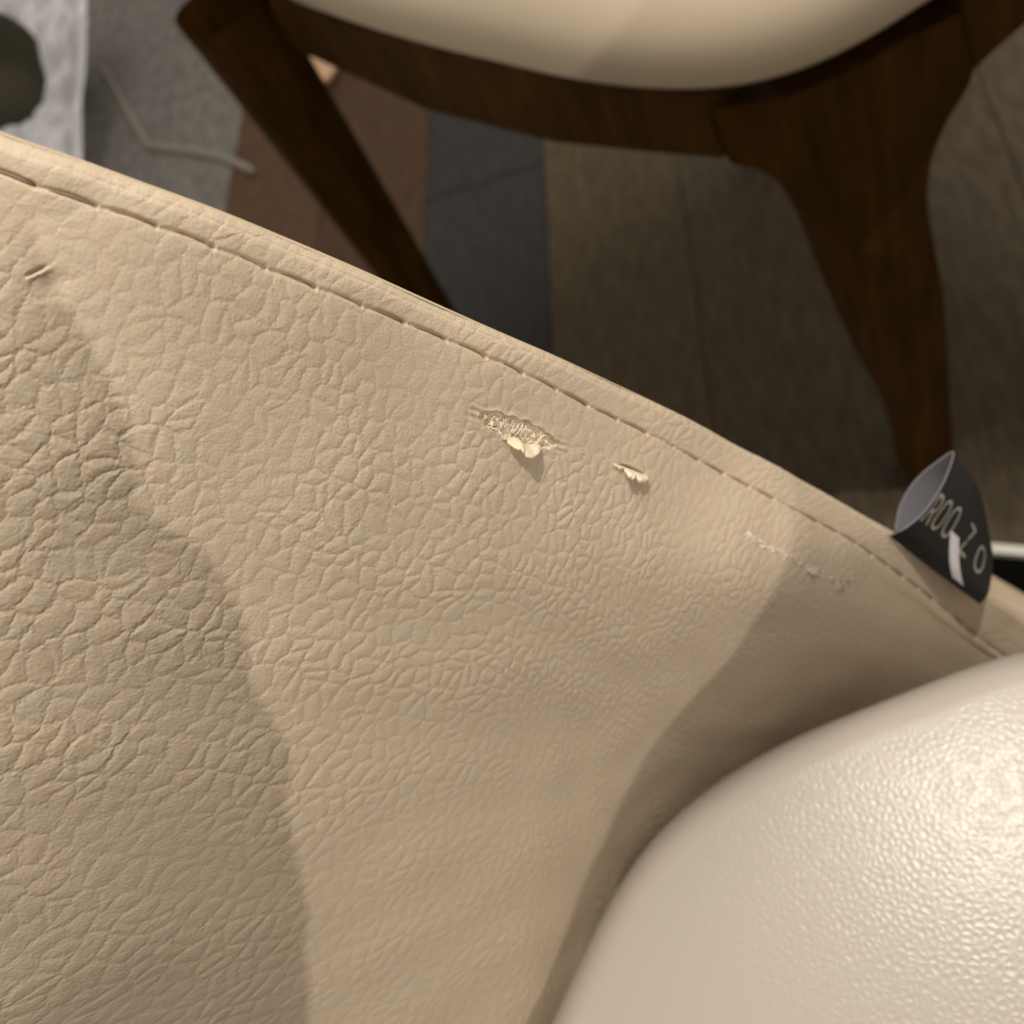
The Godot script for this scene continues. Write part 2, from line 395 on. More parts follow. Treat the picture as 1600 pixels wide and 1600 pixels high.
func cushion(outline: Array, centre: Vector2, y0: float, y1: float, crown: float, roll: float, steps := 220, lean := 0.0) -> ArrayMesh:
	var c := Curve3D.new()
	var n := outline.size()
	for k in n:
		var a: Vector3 = outline[(k + n - 1) % n]
		var b: Vector3 = outline[k]
		var d: Vector3 = outline[(k + 1) % n]
		var tang := (d - a).normalized()
		c.add_point(b, -tang * b.distance_to(a) * 0.33, tang * b.distance_to(d) * 0.33)
	var first: Vector3 = outline[0]
	var last: Vector3 = outline[n - 1]
	var t0: Vector3 = (outline[1] - last).normalized()
	c.add_point(first, -t0 * first.distance_to(last) * 0.33, Vector3.ZERO)
	c.bake_interval = 0.002
	var total := c.get_baked_length()
	var prof := []
	var h := y1 - y0
	for k in 5:
		prof.append(Vector2(roll * 0.9 * (1.0 - k / 4.0) ** 2, y0 + h * 0.25 * k / 4.0))
	prof.append(Vector2(0.0, y0 + h * 0.42))
	for k in range(1, 13):
		var a := PI / 2 * k / 12
		prof.append(Vector2(roll * (1.0 - cos(a)), y0 + h * 0.42 + h * 0.58 * sin(a)))
	var pts := PackedVector3Array()
	var uvs := PackedVector2Array()
	var rim := []
	var inward := []
	for i in steps:
		rim.append(c.sample_baked(total * i / steps))
	for pass_ in 14:
		var even := []
		for i in steps:
			even.append(rim[i] * 0.5 + (rim[(i + 1) % steps] + rim[(i + steps - 1) % steps]) * 0.25)
		rim = even
	for i in steps:
		var d: Vector3 = rim[(i + 1) % steps] - rim[(i + steps - 1) % steps]
		var q := Vector3(d.z, 0, -d.x).normalized()
		if q.dot(Vector3(centre.x, 0, centre.y) - Vector3(rim[i].x, 0, rim[i].z)) < 0:
			q = -q
		inward.append(q)
	var rows := 0
	for p in prof:
		for i in steps:
			var w: Vector3 = rim[i] + inward[i] * p.x
			pts.append(Vector3(w.x, p.y, w.z))
		rows += 1
	for k in range(1, 29):
		var f := 1.0 - k / 28.0
		f = f if k < 28 else 0.004
		for i in steps:
			var w: Vector3 = rim[i] + inward[i] * roll
			var q := Vector2(w.x, w.z).lerp(centre, 1.0 - f)
			pts.append(Vector3(q.x, y1 + crown * (1.0 - f * f), q.y))
		rows += 1
	for k in pts.size():
		uvs.append(Vector2(pts[k].x, pts[k].z))
		pts[k].y -= lean * (pts[k].z + 0.07 - 0.45 * (pts[k].x - 0.06))
	# sheet() expects rows that run so that the outside is in front; turn when the outline runs the other way
	var area := 0.0
	for i in steps:
		var a: Vector3 = rim[i]
		var b: Vector3 = rim[(i + 1) % steps]
		area += a.x * b.z - b.x * a.z
	if area > 0:
		var turned := PackedVector3Array()
		var tuv := PackedVector2Array()
		for j in rows:
			for i in steps:
				turned.append(pts[j * steps + steps - 1 - i])
				tuv.append(uvs[j * steps + steps - 1 - i])
		pts = turned
		uvs = tuv
	return sheet(pts, steps, rows, true, uvs)


func other_chair() -> void:
	var t := thing("dining_chair", "second chair with cream padded seat on dark wooden frame, behind the near chair", "chair", Vector3(0.5071, 0, -0.7768))
	var edge := [Vector3(0.0833, 0.457, -0.6539), Vector3(0.0947, 0.457, -0.5939), Vector3(0.1068, 0.457, -0.5439), Vector3(0.1221, 0.457, -0.4907), Vector3(0.1371, 0.457, -0.4451), Vector3(0.1504, 0.457, -0.4035), Vector3(0.1656, 0.457, -0.3698), Vector3(0.1817, 0.457, -0.3414), Vector3(0.2061, 0.457, -0.3158), Vector3(0.2322, 0.457, -0.3051), Vector3(0.2614, 0.457, -0.299), Vector3(0.2792, 0.457, -0.3013), Vector3(0.335, 0.457, -0.277), Vector3(0.45, 0.457, -0.245), Vector3(0.53, 0.457, -0.29), Vector3(0.535, 0.457, -0.45), Vector3(0.50, 0.457, -0.68), Vector3(0.42, 0.457, -0.77), Vector3(0.25, 0.457, -0.80), Vector3(0.10, 0.457, -0.76)]
	obj("seat_pad", cushion(edge, Vector2(0.30, -0.52), 0.450, 0.512, 0.012, 0.045), M.pad, t)
	# wooden frame under the pad
	var back := Vector3(-0.9614, 0, 0.2753) * -0.024
	obj("apron", board([Vector3(0.0839, 0.448, -0.6947), Vector3(0.1091, 0.4382, -0.6066), Vector3(0.1479, 0.4446, -0.4712), Vector3(0.1686, 0.4509, -0.3987), Vector3(0.184, 0.4578, -0.3451), Vector3(0.1845, 0.4208, -0.3432), Vector3(0.1691, 0.4074, -0.397), Vector3(0.1495, 0.3919, -0.4654), Vector3(0.1176, 0.3825, -0.577), Vector3(0.0915, 0.3945, -0.6681), Vector3(0.0743, 0.4033, -0.7281)], back), M.wood, t)
	obj("leg", board(rounded([Vector3(0.1855, 0.4495, -0.3431), Vector3(0.1875, 0.4171, -0.3426), Vector3(0.1988, 0.4047, -0.3398), Vector3(0.2098, 0.385, -0.3372), Vector3(0.2195, 0.3548, -0.3348), Vector3(0.2282, 0.31, -0.3327), Vector3(0.2353, 0.2547, -0.331), Vector3(0.249, 0.1668, -0.3276), Vector3(0.2671, 0.0518, -0.3232), Vector3(0.2882, -0.3496, -0.3181), Vector3(0.3112, -0.3778, -0.3125), Vector3(0.2978, 0.0234, -0.3158), Vector3(0.2951, 0.1356, -0.3164), Vector3(0.2919, 0.2357, -0.3172), Vector3(0.2848, 0.3082, -0.3189), Vector3(0.2857, 0.3406, -0.3187), Vector3(0.293, 0.3653, -0.3169), Vector3(0.3095, 0.3928, -0.3129), Vector3(0.3034, 0.4289, -0.3144), Vector3(0.2798, 0.4311, -0.3202), Vector3(0.249, 0.4306, -0.3276), Vector3(0.2183, 0.4349, -0.3351)], 1, 17), Vector3(-0.2362, 0, 0.9717) * -0.036), M.wood, t)
	obj("apron", board([Vector3(0.3013, 0.4408, -0.3134), Vector3(0.3101, 0.3932, -0.3128), Vector3(0.3218, 0.3969, -0.312), Vector3(0.3377, 0.3996, -0.3108), Vector3(0.3572, 0.404, -0.3094), Vector3(0.3794, 0.4122, -0.3079), Vector3(0.3689, 0.4408, -0.3086)], Vector3(-0.071, 0, 0.9975) * -0.024), M.wood, t)
	var b0 := Vector3(0.0538, 0.44, -0.7223)
	var leg := tapered_leg(b0 + Vector3(0.004, 0, -0.02), Vector3(b0.x + 0.004, 0, b0.z - 0.02), 0.034, 0.017)
	obj("leg", leg, M.wood, t)
	for q in [Vector3(0.49, 0.44, -0.33), Vector3(0.44, 0.44, -0.73)]:
		obj("leg", tapered_leg(q, Vector3(q.x, 0, q.z), 0.03, 0.015), M.wood, t)
	var under := [Vector3(0.13, 0.451, -0.66), Vector3(0.20, 0.451, -0.40), Vector3(0.31, 0.451, -0.34), Vector3(0.47, 0.451, -0.33), Vector3(0.45, 0.451, -0.70)]
	obj("seat_base", board(under, Vector3(0, -0.012, 0)), M.wood, t)


func tapered_leg(top: Vector3, foot: Vector3, r0: float, r1: float) -> ArrayMesh:
	var pts := PackedVector3Array()
	for j in 14:
		var f := j / 13.0
		var c := top.lerp(foot, f)
		var r := lerpf(r0, r1, f)
		for i in 24:
			var a := -TAU * i / 24
			var q := Vector2(cos(a), sin(a))
			q *= r / pow(pow(absf(q.x), 4.0) + pow(absf(q.y), 4.0), 0.25)
			pts.append(c + Vector3(q.x, 0, q.y))
	return sheet(pts, 24, 14, true)


# ---------------------------------------------------------------- the near chair

func knot_slopes(p: Array, k: Array) -> Array:
	var m := []
	var n := p.size()
	for i in n:
		var a: int = maxi(i - 1, 0)
		var b: int = mini(i + 1, n - 1)
		if a == i or b == i:
			m.append((p[b] - p[a]) / (k[b] - k[a]))
		else:
			var h0: float = k[i] - k[a]
			var h1: float = k[b] - k[i]
			var d0: Vector3 = (p[i] - p[a]) / h0
			var d1: Vector3 = (p[b] - p[i]) / h1
			var q := (d1 * h0 + d0 * h1) / (h0 + h1)
			m.append(q * minf(1.0, 2.0 * minf(d0.length(), d1.length()) / maxf(q.length(), 1e-12)))
	return m


func hermite(p: Array, m: Array, k: Array, x: float) -> Vector3:
	var i := 0
	while i < k.size() - 2 and x > k[i + 1]:
		i += 1
	var h: float = k[i + 1] - k[i]
	var t: float = (x - k[i]) / h
	var t2 := t * t
	var t3 := t2 * t
	return (2 * t3 - 3 * t2 + 1) * p[i] + (t3 - 2 * t2 + t) * h * m[i] + (3 * t2 - 2 * t3) * p[i + 1] + (t3 - t2) * h * m[i + 1]


func back_column(u: float) -> Array:
	var col := []
	for r in BACK_ROWS.size():
		var line := []
		for c in BACK_COLUMNS.size():
			line.append(back_net[c][r])
		col.append(hermite(line, slopes[r], BACK_COLUMNS, u))
	return col


func back_at(u: float, v: float) -> Vector3:
	var col := back_column(u)
	return hermite(col, knot_slopes(col, BACK_ROWS), BACK_ROWS, v)


func back_normal(u: float, v: float) -> Vector3:
	var a := back_at(u + 0.02, v) - back_at(u - 0.02, v)
	var b := back_at(u, v + 0.003) - back_at(u, v - 0.003)
	return b.cross(a).normalized()


func seam_length(u: float) -> float:
	return _lookup(arc_u, arc_s, u)


func _lookup(xs: PackedFloat32Array, ys: PackedFloat32Array, x: float) -> float:
	var i := clampi(xs.bsearch(x), 1, xs.size() - 1)
	var f := clampf((x - xs[i - 1]) / (xs[i] - xs[i - 1]), 0.0, 1.0)
	return lerpf(ys[i - 1], ys[i], f)


func near_chair() -> void:
	for r in BACK_ROWS.size():
		var line := []
		for c in BACK_COLUMNS.size():
			line.append(back_net[c][r])
		slopes.append(knot_slopes(line, BACK_COLUMNS))
	# length along the seam, in millimetres, from column 0
	var len := 0.0
	var last := back_at(-30.0, STITCH_ROW)
	for k in 941:
		var u := -30.0 + k * 0.05
		var p := back_at(u, STITCH_ROW)
		len += p.distance_to(last) * 1000.0
		last = p
		arc_u.append(u)
		arc_s.append(len)
	var zero := seam_length(1.727)
	for k in arc_s.size():
		arc_s[k] -= zero
	var t := thing("dining_chair", "near beige leather chair with torn scuffed backrest edge and sewn-in black tag", "chair", Vector3(-0.1, 0.0, 0.1))
	var leather := backrest(t)
	stitches(leather)
	tears(leather)
	outer_panel(t)
	var seat_edge := [Vector3(0.0881, 0.486, -0.0742), Vector3(0.0702, 0.486, -0.0785), Vector3(0.0525, 0.486, -0.0837), Vector3(0.0351, 0.486, -0.0897), Vector3(0.0121, 0.486, -0.0951), Vector3(-0.0101, 0.486, -0.0963), Vector3(-0.0288, 0.486, -0.0959), Vector3(-0.0444, 0.486, -0.09), Vector3(-0.0639, 0.486, -0.0812), Vector3(-0.0796, 0.486, -0.0725), Vector3(-0.14, 0.486, -0.045), Vector3(-0.25, 0.486, -0.012), Vector3(-0.35, 0.486, 0.03), Vector3(-0.40, 0.486, 0.10), Vector3(-0.41, 0.486, 0.24), Vector3(-0.37, 0.486, 0.40), Vector3(-0.25, 0.486, 0.46), Vector3(-0.02, 0.486, 0.42), Vector3(0.14, 0.486, 0.34), Vector3(0.19, 0.486, 0.22), Vector3(0.17, 0.486, 0.06), Vector3(0.13, 0.486, -0.035)]
	obj("seat_cushion", cushion(seat_edge, Vector2(-0.10, 0.16), 0.405, 0.498, 0.004, 0.019, 320, 0.09), M.seat, t)
	sewn_tag(t)
	var base := [Vector3(0.09, 0.405, -0.06), Vector3(-0.13, 0.405, -0.03), Vector3(-0.34, 0.405, 0.05), Vector3(-0.33, 0.405, 0.38), Vector3(-0.05, 0.405, 0.38), Vector3(0.13, 0.405, 0.28)]
	obj("seat_base", board(base, Vector3(0, -0.05, 0)), M.wood, t)
	for q in [Vector3(0.06, 0.36, -0.035), Vector3(-0.31, 0.36, 0.07), Vector3(-0.31, 0.36, 0.35), Vector3(0.09, 0.36, 0.26)]:
		obj("leg", tapered_leg(q, Vector3(q.x, 0, q.z), 0.022, 0.013), M.wood, t)


func seam_phase(s: float) -> float:
	# number of stitches passed after s millimetres of seam; they get a little longer towards the seat
	return 8.05 * 0 + (log(1.0 + 0.0011 * s / 1.0) / 0.0011) / 8.0 if s > 0 else s / 8.0


func backrest(t: Node3D) -> MeshInstance3D:
	var us := []
	var x := -30.0
	while x < -1.0:
		us.append(x)
		x += 0.9 if x < -4.0 else 0.06
	var dense := int(1080 * DETAIL)
	for i in dense:
		us.append(lerpf(-0.95, 16.6, float(i) / (dense - 1)))
	us.append(16.8)
	us.append(17.0)
	var vs := []
	var nv := int(760 * DETAIL)
	for j in nv:
		var f := float(j) / (nv - 1)
		vs.append(f * 0.99)
	for j in range(1, 9):
		vs.append(0.99 + 0.21 * j / 8.0)
	var nc := us.size()
	var nr := vs.size()
	var base := PackedVector3Array()
	base.resize(nc * nr)
	var ss := PackedFloat32Array()
	ss.resize(nc)
	for i in nc:
		var col := back_column(us[i])
		var m := knot_slopes(col, BACK_ROWS)
		ss[i] = seam_length(us[i])
		for j in nr:
			base[j * nc + i] = hermite(col, m, BACK_ROWS, vs[j])
	# grain
	var warp_a := noise(FastNoiseLite.TYPE_SIMPLEX_SMOOTH, 0.11, 21)
	var warp_b := noise(FastNoiseLite.TYPE_SIMPLEX_SMOOTH, 0.11, 22)
	var dice := RandomNumberGenerator.new()
	dice.seed = 31
	var seeds := PackedVector2Array()
	for k in 128 * 128:
		seeds.append(Vector2(0.5 + 0.78 * (dice.randf() - 0.5), 0.5 + 0.78 * (dice.randf() - 0.5)))
	var fine := noise(FastNoiseLite.TYPE_CELLULAR, 1.0, 33)
	fine.cellular_return_type = FastNoiseLite.RETURN_DISTANCE2_SUB
	fine.cellular_jitter = 1.0
	var long_lines := noise(FastNoiseLite.TYPE_SIMPLEX_SMOOTH, 1.0, 28)
	var ragged := noise(FastNoiseLite.TYPE_SIMPLEX_SMOOTH, 0.9, 27)
	var broad := noise(FastNoiseLite.TYPE_SIMPLEX_SMOOTH, 0.035, 24)
	var dimple := noise(FastNoiseLite.TYPE_SIMPLEX_SMOOTH, 0.30, 25)
	var pts := PackedVector3Array()
	pts.resize(nc * nr)
	var cols := PackedColorArray()
	cols.resize(nc * nr)
	var uvs := PackedVector2Array()
	uvs.resize(nc * nr)
	var ts := PackedFloat32Array()
	ts.resize(nc)
	var t_seam := PackedFloat32Array()
	t_seam.resize(nc)
	for i in nc:
		var at := 0.0
		var p0: Vector3 = base[i]
		var j := 1
		while j < nr and vs[j] < STITCH_ROW:
			at += base[j * nc + i].distance_to(base[(j - 1) * nc + i]) * 1000.0
			j += 1
		t_seam[i] = at
	# marks: [u, v] places of the small scuffs along the scratch
	var o_tear := back_at(tear_at.x, tear_at.y)
	var x_tear := (back_at(tear_end.x, tear_end.y) - back_at(tear_start.x, tear_start.y)).normalized()
	var n_tear := back_normal(tear_at.x, tear_at.y)
	var y_tear := n_tear.cross(x_tear).normalized()
	var o_nick := back_at(nick_at.x, nick_at.y)
	var n_nick := back_normal(nick_at.x, nick_at.y)
	var y_nick := n_nick.cross(x_tear).normalized()
	var o_cut := back_at(cut_at.x, cut_at.y)
	var n_cut := back_normal(cut_at.x, cut_at.y)
	var x_cut := (back_at(cut_end.x, cut_end.y) - back_at(cut_at.x, cut_at.y)).normalized()
	var y_cut := n_cut.cross(x_cut)
	var scuffs := []
	var luck := RandomNumberGenerator.new()
	luck.seed = 5
	for k in 60:
		var f := 5.999 * k / 59.0
		var q: Vector2 = scratch_line[int(f)].lerp(scratch_line[int(f) + 1], f - int(f))
		if luck.randf() < 0.8:
			scuffs.append([back_at(q.x + luck.randf_range(-0.03, 0.03), q.y + luck.randf_range(-0.006, 0.006)), luck.randf_range(0.45, 1.15)])
	for q in [Vector2(13.511, 0.2709), Vector2(13.569, 0.2455), Vector2(13.628, 0.2213), Vector2(13.680, 0.1996), Vector2(13.008, 0.2340), Vector2(13.083, 0.2376), Vector2(13.145, 0.2379)]:
		scuffs.append([back_at(q.x, q.y), 1.5])
	var body := Color(0.594, 0.497, 0.382)
	for j in nr:
		var row := j * nc
		var r0 := maxi(j - 1, 0) * nc
		var r1 := mini(j + 1, nr - 1) * nc
		for i in nc:
			var p := base[row + i]
			if j:
				ts[i] += p.distance_to(base[row - nc + i]) * 1000.0
			var s := ss[i]
			var d := ts[i]
			var n := (base[r1 + i] - base[r0 + i]).cross(base[row + mini(i + 1, nc - 1)] - base[row + maxi(i - 1, 0)]).normalized()
			var wa := warp_a.get_noise_2d(s, d)
			var wb := warp_b.get_noise_2d(s, d)
			# long axis of the pebbles turns slowly over the hide
			var gx := (0.50 * s - 0.866 * d) * 0.225 + wa * 0.30
			var gy := (0.866 * s + 0.50 * d) * 0.36 + wb * 0.30
			var vx := gx + 0.06 * ragged.get_noise_2d(s, d)
			var vy := gy + 0.08 * ragged.get_noise_2d(d + 50.0, s)
			var cx := floori(vx)
			var cy := floori(vy)
			var d1 := 99.0
			var d2 := 99.0
			var w1 := Vector2.ZERO
			var w2 := Vector2.ZERO
			var tv := 0.0
			for oy in range(cy - 1, cy + 2):
				for ox in range(cx - 1, cx + 2):
					var hsh := ((ox & 127) << 7) | (oy & 127)
					var g := seeds[hsh]
					var q0 := Vector2(ox + g.x - vx, oy + g.y - vy)
					var dd := q0.length_squared()
					if dd < d1:
						d2 = d1
						w2 = w1
						d1 = dd
						w1 = q0
						tv = g.x + g.y - 1.0
					elif dd < d2:
						d2 = dd
						w2 = q0
			# distance to the border with the next pebble, in cell widths
			var e := (d2 - d1) / (2.0 * maxf(w1.distance_to(w2), 0.05))
			var away := d - t_seam[i]
			var near_seam := smoothstep(1.0, 26.0, away)
			var w := broad.get_noise_2d(s, d)
			# the hide lies flatter along the seam and where it is pulled tight down towards the seat
			var tight := smoothstep(11.5, 14.0, us[i]) * smoothstep(3.0, 14.0, away)
			var amp := lerpf(0.55, 1.0, near_seam) * (0.85 + 0.5 * w) * (1.0 - 0.7 * tight) * (1.0 - 0.35 * smoothstep(75.0, 120.0, d))
			# soft round pebbles, a thin crease between them, fine crackle along the creases, a few long creases
			var h := 0.155 * smoothstep(-0.10, 0.40, e) * amp - 0.060 * exp(-pow(e / 0.045, 2.0)) * amp
			var margin := 1.0 - smoothstep(0.05, 0.20, e + 0.08 * w)
			var f := fine.get_noise_2d(gx * 6.5, gy * 4.6) + 1.0
			h -= (1.0 - smoothstep(0.0, 0.25, f)) * 0.048 * margin * amp
			var line := long_lines.get_noise_2d((0.80 * s - 0.60 * d) * 0.05, (0.60 * s + 0.80 * d) * 0.15)
			h -= 0.05 * exp(-pow(line / 0.03, 2.0)) * amp * near_seam
			h += dimple.get_noise_2d(s, d) * 0.03 + w * 0.30 * (1.0 - 0.7 * tight)
			# rounded edge, its inner seam, and the stitched groove
			if d < 2.6:
				h -= (2.6 - d) * (2.6 - d) / 5.2
			h -= 0.13 * exp(-pow((d - 1.5 - 0.12 * wa) / 0.25, 2.0))
			if absf(away) < 5.0:
				var ph := seam_phase(s)
				var k := ph - floorf(ph)
				var sag := -0.30 * sin(PI * k)
				var gap := smoothstep(0.0, 0.06, minf(k, 1.0 - k))
				gap = lerpf(0.5, 1.0, gap) * (0.82 + 0.18 * sin(floorf(ph) * 2.7))
				var x0 := away - sag
				h -= (0.35 + 0.40 * k) * gap * exp(-pow(x0 / 0.34, 2.0)) + 0.14 * exp(-pow(x0 / 1.7, 2.0))
				h -= 0.45 * exp(-pow(x0 / 0.4, 2.0) - pow((k - 0.93) / 0.05, 2.0))
			var c := body
			c = Color(body.r * (1.0 + 0.025 * tv), body.g * (1.0 - 0.010 * tv), body.b * (1.0 - 0.02 * tv))
			# the torn places
			var q := p - o_tear
			if absf(q.x) < 0.02 and absf(q.y) < 0.02 and absf(q.z) < 0.02:
				var tx := q.dot(x_tear) * 1000.0
				var ty := q.dot(y_tear) * 1000.0
				var lens := tear_mouth(tx)
				var inside := smoothstep(0.15, -0.15, maxf(ty - lens.x, lens.y - ty) + 0.25 * wb)
				h -= 1.7 * inside
				h += 0.30 * exp(-pow((ty - lens.x) / 0.55, 2.0)) * smoothstep(11.0, 6.0, absf(tx)) * (1.0 - inside)
				h -= 0.20 * exp(-pow((absf(tx) - 10.0) / 1.6, 2.0) - pow(ty / 1.4, 2.0)) * (0.5 + sin(ty * 5.0))
				c = c.lerp(Color(0.74, 0.66, 0.54), inside)
			q = p - o_nick
			if absf(q.x) < 0.01 and absf(q.y) < 0.01 and absf(q.z) < 0.01:
				var tx := q.dot(x_tear) * 1000.0
				var ty := q.dot(y_nick) * 1000.0
				var inside := smoothstep(0.12, -0.12, sqrt(tx * tx / 12.0 + (ty - 0.1) * (ty - 0.1) / 0.35) - 1.0 + 0.4 * wb)
				h -= 0.9 * inside
				c = c.lerp(Color(0.70, 0.61, 0.48), inside)
			q = p - o_cut
			if absf(q.x) < 0.01 and absf(q.y) < 0.01 and absf(q.z) < 0.01:
				var tx := q.dot(x_cut) * 1000.0
				var ty := q.dot(y_cut) * 1000.0
				h -= 0.7 * exp(-pow(tx / 1.4, 4.0) - pow(ty / 0.22, 2.0))
				h += 0.3 * exp(-pow((tx - 0.6) / 1.4, 2.0) - pow((ty + 0.5) / 0.35, 2.0))
				h -= 0.45 * exp(-pow((tx - 1.0) / 2.4, 2.0) - pow((ty + 2.4) / 1.4, 2.0))
			for sc in scuffs:
				var dist := p.distance_to(sc[0]) * 1000.0
				var rad: float = sc[1]
				if dist < rad * 2.2:
					var lump := exp(-pow(dist / rad * 1.3, 2.0) * 1.4)
					h += 1.25 * rad * lump * (0.6 + 0.8 * fine.get_noise_2d(s * 3.0, d * 3.0))
					c = c.lerp(Color(0.90, 0.84, 0.73), clampf(lump * 1.9 - 0.25, 0.0, 1.0))  # pale scuffed skin, with the brightness of lit raised flecks painted in
			pts[row + i] = p + n * (h * 0.001)
			cols[row + i] = c
			uvs[row + i] = Vector2(s, d) * 0.001
	var o := obj("backrest_leather", sheet(pts, nc, nr, false, uvs, cols), M.leather, t)
	return o


const tear_at := Vector2(8.281, 0.1592)
const tear_start := Vector2(7.749, 0.1579)
const tear_end := Vector2(8.895, 0.1600)
const nick_at := Vector2(10.142, 0.1552)
const cut_at := Vector2(0.786, 0.1658)
const cut_end := Vector2(0.947, 0.1579)
const scratch_line := [Vector2(12.039, 0.2007), Vector2(12.248, 0.2072), Vector2(12.484, 0.2115), Vector2(12.779, 0.2213), Vector2(13.090, 0.2349), Vector2(13.408, 0.2437), Vector2(13.555, 0.2519)]


# Upper and lower lip of the big tear at x millimetres along it.
func tear_mouth(x: float) -> Vector2:
	var f := clampf(1.0 - pow(absf(x) / 9.2, 2.0), 0.0, 1.0)
	return Vector2(1.7 * sqrt(f) + 0.25 * sin(x * 1.9) * f, -2.0 * sqrt(f) + 0.3 * sin(x * 1.3 + 1.0) * f) if f > 0.0 else Vector2(-0.2, 0.2)


func stitches(leather: Node3D) -> void:
	var n := 0
	var u := -6.0
	var ends := []
	var prev := floorf(seam_phase(seam_length(u)))
	while u < 16.9:
		u += 0.01
		var ph := seam_phase(seam_length(u))
		if floorf(ph) > prev:
			prev = floorf(ph)
			ends.append(u)
	for k in ends.size() - 1:
		var path := []
		for i in 9:
			var f := i / 8.0
			var uu := lerpf(ends[k], ends[k + 1], lerpf(0.08, 0.94, f))
			var p := back_at(uu, STITCH_ROW)
			var nn := back_normal(uu, STITCH_ROW)
			var down := (back_at(uu, STITCH_ROW + 0.01) - back_at(uu, STITCH_ROW)).normalized()
			path.append(p + down * (-0.0003 * sin(PI * f)) + nn * (-0.00062 - 0.0007 * pow(absf(2.0 * f - 1.0), 5.0)))
		obj("stitch", tube(path, 0.00024, 0.00028, 7), M.shaded_thread, leather)
		n += 1


func tears(leather: Node3D) -> void:
	var o := back_at(tear_at.x, tear_at.y)
	var ax := (back_at(tear_end.x, tear_end.y) - back_at(tear_start.x, tear_start.y)).normalized()
	var az := back_normal(tear_at.x, tear_at.y)
	var ay := az.cross(ax).normalized()
	ax = ay.cross(az).normalized()
	var place := func(x: float, y: float, z: float) -> Vector3: return o + (ax * x + ay * y + az * z) * 0.001
	# pale padding that shows in the mouth of the tear
	var rough := noise(FastNoiseLite.TYPE_SIMPLEX_SMOOTH, 0.9, 61)
	rough.fractal_type = FastNoiseLite.FRACTAL_FBM
	rough.fractal_octaves = 4
	var pts := PackedVector3Array()
	var nc := 70
	var nr := 26
	for j in nr:
		for i in nc:
			var x := lerpf(-9.0, 9.0, i / float(nc - 1))
			var lips := tear_mouth(x)
			var y := lerpf(lips.x + 0.3, lips.y - 0.3, j / float(nr - 1))
			var z := -0.85 + 1.2 * rough.get_noise_2d(x * 0.9, y) + 0.25 * sin(x * 1.1 + y)
			pts.append(place.call(x, y, z))
	obj("torn_padding", sheet(pts, nc, nr), M.fibre, leather)
	# the flap of skin that stands out from the lower lip
	var flaps := [[-2.0, 5.8, 5.2, 0.2, 5.2], [-3.8, -1.4, 1.6, 0.5, 1.3], [-6.8, -4.2, 1.1, 0.4, 0.8], [6.6, 8.6, 1.3, 0.5, 1.0]]
	for fl in flaps:
		pts = PackedVector3Array()
		nc = 22
		nr = 12
		for j in nr:
			var f := j / float(nr - 1)
			for i in nc:
				var g := i / float(nc - 1)
				var x := lerpf(fl[0], fl[1], g)
				var lips := tear_mouth(x)
				var tip := sin(PI * clampf(g * 0.86 + 0.07, 0, 1)) ** 0.6 * (1.0 + 0.22 * rough.get_noise_2d(x * 2.4, 31.0))
				var reach: float = fl[2] * tip * f * 0.95
				var a := lerpf(1.25, 0.75, f)
				var y := lips.y + 0.25 - reach * cos(a) * 0.55 + 0.12 * sin(x * 3.0) * f
				var z: float = -0.5 + reach * sin(a) * (fl[4] / fl[2]) + 0.2 * rough.get_noise_2d(x * 2.0, f * 3.0)
				pts.append(place.call(x, y, z))
		# a closed sheet: front, then back 0.35 mm behind
		obj("torn_flap", thick_sheet(pts, nc, nr, 0.00035), M.pale, leather)
	# loose threads across the mouth
	for k in 22:
		var x := rng.randf_range(-8.4, 8.4)
		var lips := tear_mouth(x)
		var y0 := lips.x - rng.randf() * 0.8
		var path := []
		var dx := rng.randf_range(-0.8, 0.8)
		var y1 := lerpf(lips.x, lips.y, rng.randf_range(0.6, 1.05))
		for i in 6:
			var f := i / 5.0
			path.append(place.call(x + dx * f + rng.randf_range(-0.12, 0.12), lerpf(y0, y1, f), -0.5 + 0.5 * sin(PI * f) + rng.randf_range(-0.1, 0.1)))
		obj("torn_fibre", tube(path, 0.00011, 0.00007, 5), M.lint if k % 2 else M.fibre, leather)
	# the small nick beside it: two little lifted crumbs of skin
	o = back_at(nick_at.x, nick_at.y)
	az = back_normal(nick_at.x, nick_at.y)
	ay = az.cross(ax).normalized()
	var beside := func(x: float, y: float, z: float) -> Vector3: return o + (ax * x + ay * y + az * z) * 0.001
	for fl in [[-2.0, 0.8, 2.9, 2.9], [-0.2, 5.0, 2.7, 2.3], [-5.0, -1.6, 1.2, 1.1]]:
		pts = PackedVector3Array()
		nc = 16
		nr = 9
		for j in nr:
			var f := j / float(nr - 1)
			for i in nc:
				var g := i / float(nc - 1)
				var x := lerpf(fl[0], fl[1], g)
				var tip := sin(PI * clampf(g * 0.8 + 0.1, 0, 1)) ** 0.8 * (1.0 + 0.35 * rough.get_noise_2d(x * 1.8, 13.0 + fl[0]))
				pts.append(beside.call(x, 0.1 - fl[2] * f * 0.8 * tip, -0.2 + fl[3] * sin(f * 2.2) * tip + 0.25 * rough.get_noise_2d(x * 3.0, f * 4.0 + 9.0)))
		obj("torn_flap", thick_sheet(pts, nc, nr, 0.0003), M.pale, leather)


